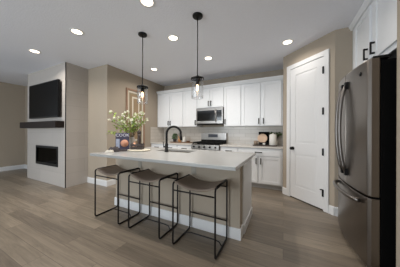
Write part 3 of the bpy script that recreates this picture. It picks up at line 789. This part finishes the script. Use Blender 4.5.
cloth((-2.37, 1.77, Z), .7, 'cloth', .075, .05, .085, 'folded_napkin', 'crumpled charcoal cloth napkin at the left end of the island')
cloth((-2.325, 1.665, Z), .6, 'clothw', .055, .035, .040, 'folded_napkin', 'small cream cloth lying in front of the charcoal napkin')
cloth((-2.285, 1.875, Z), .9, 'cloth', .055, .018, .035, 'folded_napkin', 'dark cloth roll lying in front of the cookbook')

# ---------------------------------------------------------------- things on the back counter
# left of the range: board with potted herb, mortar, bottle, candle
bx0, bx1 = -3.02, -2.36
tag(obj('cutting_board', MB().box(bx0, bx1, 4.10, 4.36, Z, Z + .022), 'boardwood', bevel=.006), 'long brown wooden board on the counter left of the range', 'cutting board')
zb = Z + .0228
t = thing('potted_herb', 'bushy green herb in a dark pot behind the faucet', 'plant', (-2.95, 4.26, zb))
obj('pot', MB().lathe([(.045, 0), (.058, .075), (.060, .08), (.052, .08), (.048, .07), (0, .068)], -2.95, 4.26, zb, 20), 'slate', t)
lf = MB()
for k in range(380):
    a = random.uniform(0, 2 * PI); rr = random.random() ** .6 * .085; zz = random.uniform(.07, .235)
    rr *= 1 - max(0, (zz - .15)) / .16
    leafy(lf, Vector((-2.95 + rr * math.cos(a), 4.26 + rr * math.sin(a), zb + zz)), Vector((math.cos(a), math.sin(a), .7)), .035, .02)
obj('leaves', lf, 'leaf_dark', t)
t = thing('mortar_and_pestle', 'warm wooden mortar with leaning pestle between herb and white canister', 'mortar', (-2.735, 4.20, zb))
obj('bowl', MB().lathe([(.038, 0), (.040, .01), (.060, .045), (.066, .075), (.058, .075), (.045, .03), (0, .02)], -2.735, 4.20, zb, 20), 'oakwood', t)
obj('pestle', MB().tube([(-2.73, 4.20, zb + .035), (-2.775, 4.17, zb + .17)], lambda f: .016 - .006 * f, 10), 'oakwood', t)
t = thing('white_canister', 'small white lidded canister on the wooden board near the range', 'canister', (-2.60, 4.22, zb))
obj('body', MB().lathe([(.044, 0), (.046, .004), (.046, .115), (.040, .125)], -2.60, 4.22, zb, 20), 'ceramic', t)
obj('lid', MB().lathe([(.042, .1255), (.042, .14), (.012, .146), (.012, .158), (0, .16)], -2.60, 4.22, zb, 20), 'ceramic', t)
tag(obj('wooden_bowl', MB().lathe([(.03, 0), (.055, .02), (.068, .042), (.062, .042), (.03, .012), (0, .01)], -2.45, 4.2, zb, 20), 'boardwood'), 'low brown wooden bowl at the right end of the wooden board', 'bowl')

# right of the range
tag(obj('serving_tray', MB().box(-.64, -.13, 4.03, 4.33, Z, Z + .018), 'darkwood', bevel=.005), 'dark wooden tray on the counter beside the pantry', 'tray')
zb = Z + .0188
t = thing('slate_board', 'upright black board leaning on the backsplash by the pantry', 'serving board', (-.42, 4.42, Z), world=False)
sl = Matrix.Rotation(-.12, 4, 'X')
obj('board', MB().box(-.15, .105, -.012, 0, 0, .325).xf(sl), 'fridge_side', t, bevel=.004)
t.location = (-.41, 4.44, Z)
t = thing('round_plate', 'peach round stoneware plate propped in front of the slate board', 'plate', (-.455, 4.285, zb), world=False)
obj('disc', MB().lathe([(0, .0), (.07, .0), (.108, -.012), (.112, -.008), (.075, .010), (0, .010)], 0, 0, .150, 32, 'Y').xf(Matrix.Rotation(-.2, 4, 'X')), 'sand', t)
tag(obj('plate_stand', MB().box(-.52, -.34, 4.22, 4.2575, zb, zb + .055), 'black', bevel=.003), 'low black rack holding the peach plate upright', 'stand')
t = thing('stoneware_mug', 'taupe stoneware mug at the left end of the dark tray', 'mug', (-.585, 4.16, zb))
obj('cup', MB().lathe([(.040, 0), (.046, .005), (.046, .095), (.041, .095), (.040, .012), (0, .01)], -.585, 4.16, zb, 20), 'tan_mug', t)
obj('handle', MB().tube([(-.542, 4.16, zb + .075), (-.518, 4.16, zb + .07), (-.512, 4.16, zb + .045), (-.520, 4.16, zb + .025), (-.542, 4.16, zb + .02)], .006, 8), 'tan_mug', t)
tag(obj('espresso_cup', MB().lathe([(.018, 0), (.026, .01), (.030, .045), (.026, .045), (.02, .01), (0, .008)], -.40, 4.13, zb, 16), 'ceramic'), 'tiny white cup on the dark tray in front of the plate', 'cup')
t = thing('ceramic_crock', 'tall white ceramic crock with a flat lid by the pantry', 'canister', (-.215, 4.18, zb))
obj('body', MB().lathe([(.074, 0), (.078, .006), (.078, .222), (.070, .236), (.060, .239)], -.215, 4.18, zb, 28), 'ceramic', t)
obj('lid', MB().lathe([(.062, .2395), (.062, .250), (.014, .254), (.014, .270), (0, .272)], -.215, 4.18, zb, 24), 'ceramic', t)
t = thing('eucalyptus_pot', 'trailing grey-green eucalyptus in a pot behind the white crock', 'plant', (-.16, 4.40, Z))
obj('pot', MB().lathe([(.040, 0), (.048, .10), (.050, .11), (.044, .11), (.040, .10), (0, .098)], -.16, 4.40, Z, 18), 'ceramic', t)
ev = MB(); es = MB()
for k in range(12):
    a = k * PI / 6; ex, ey = .12 * math.cos(a), .055 * math.sin(a)
    hz = .25 + .08 * random.random()
    C = [Vector((-.16 + ex * u, 4.40 + ey * u, Z + .10 + hz * u * (1.35 - .75 * u))) for u in [q_ / 5 for q_ in range(6)]]
    es.tube([tuple(c) for c in C], .002, 4)
    for c in C[2:]:
        for r_ in range(4):
            leafy(ev, c, Vector((random.uniform(-1, 1), random.uniform(-.6, .3), random.uniform(-.6, .6))), .042, .034)
obj('stems', es, 'stem', t); obj('leaves', ev, 'euca', t)
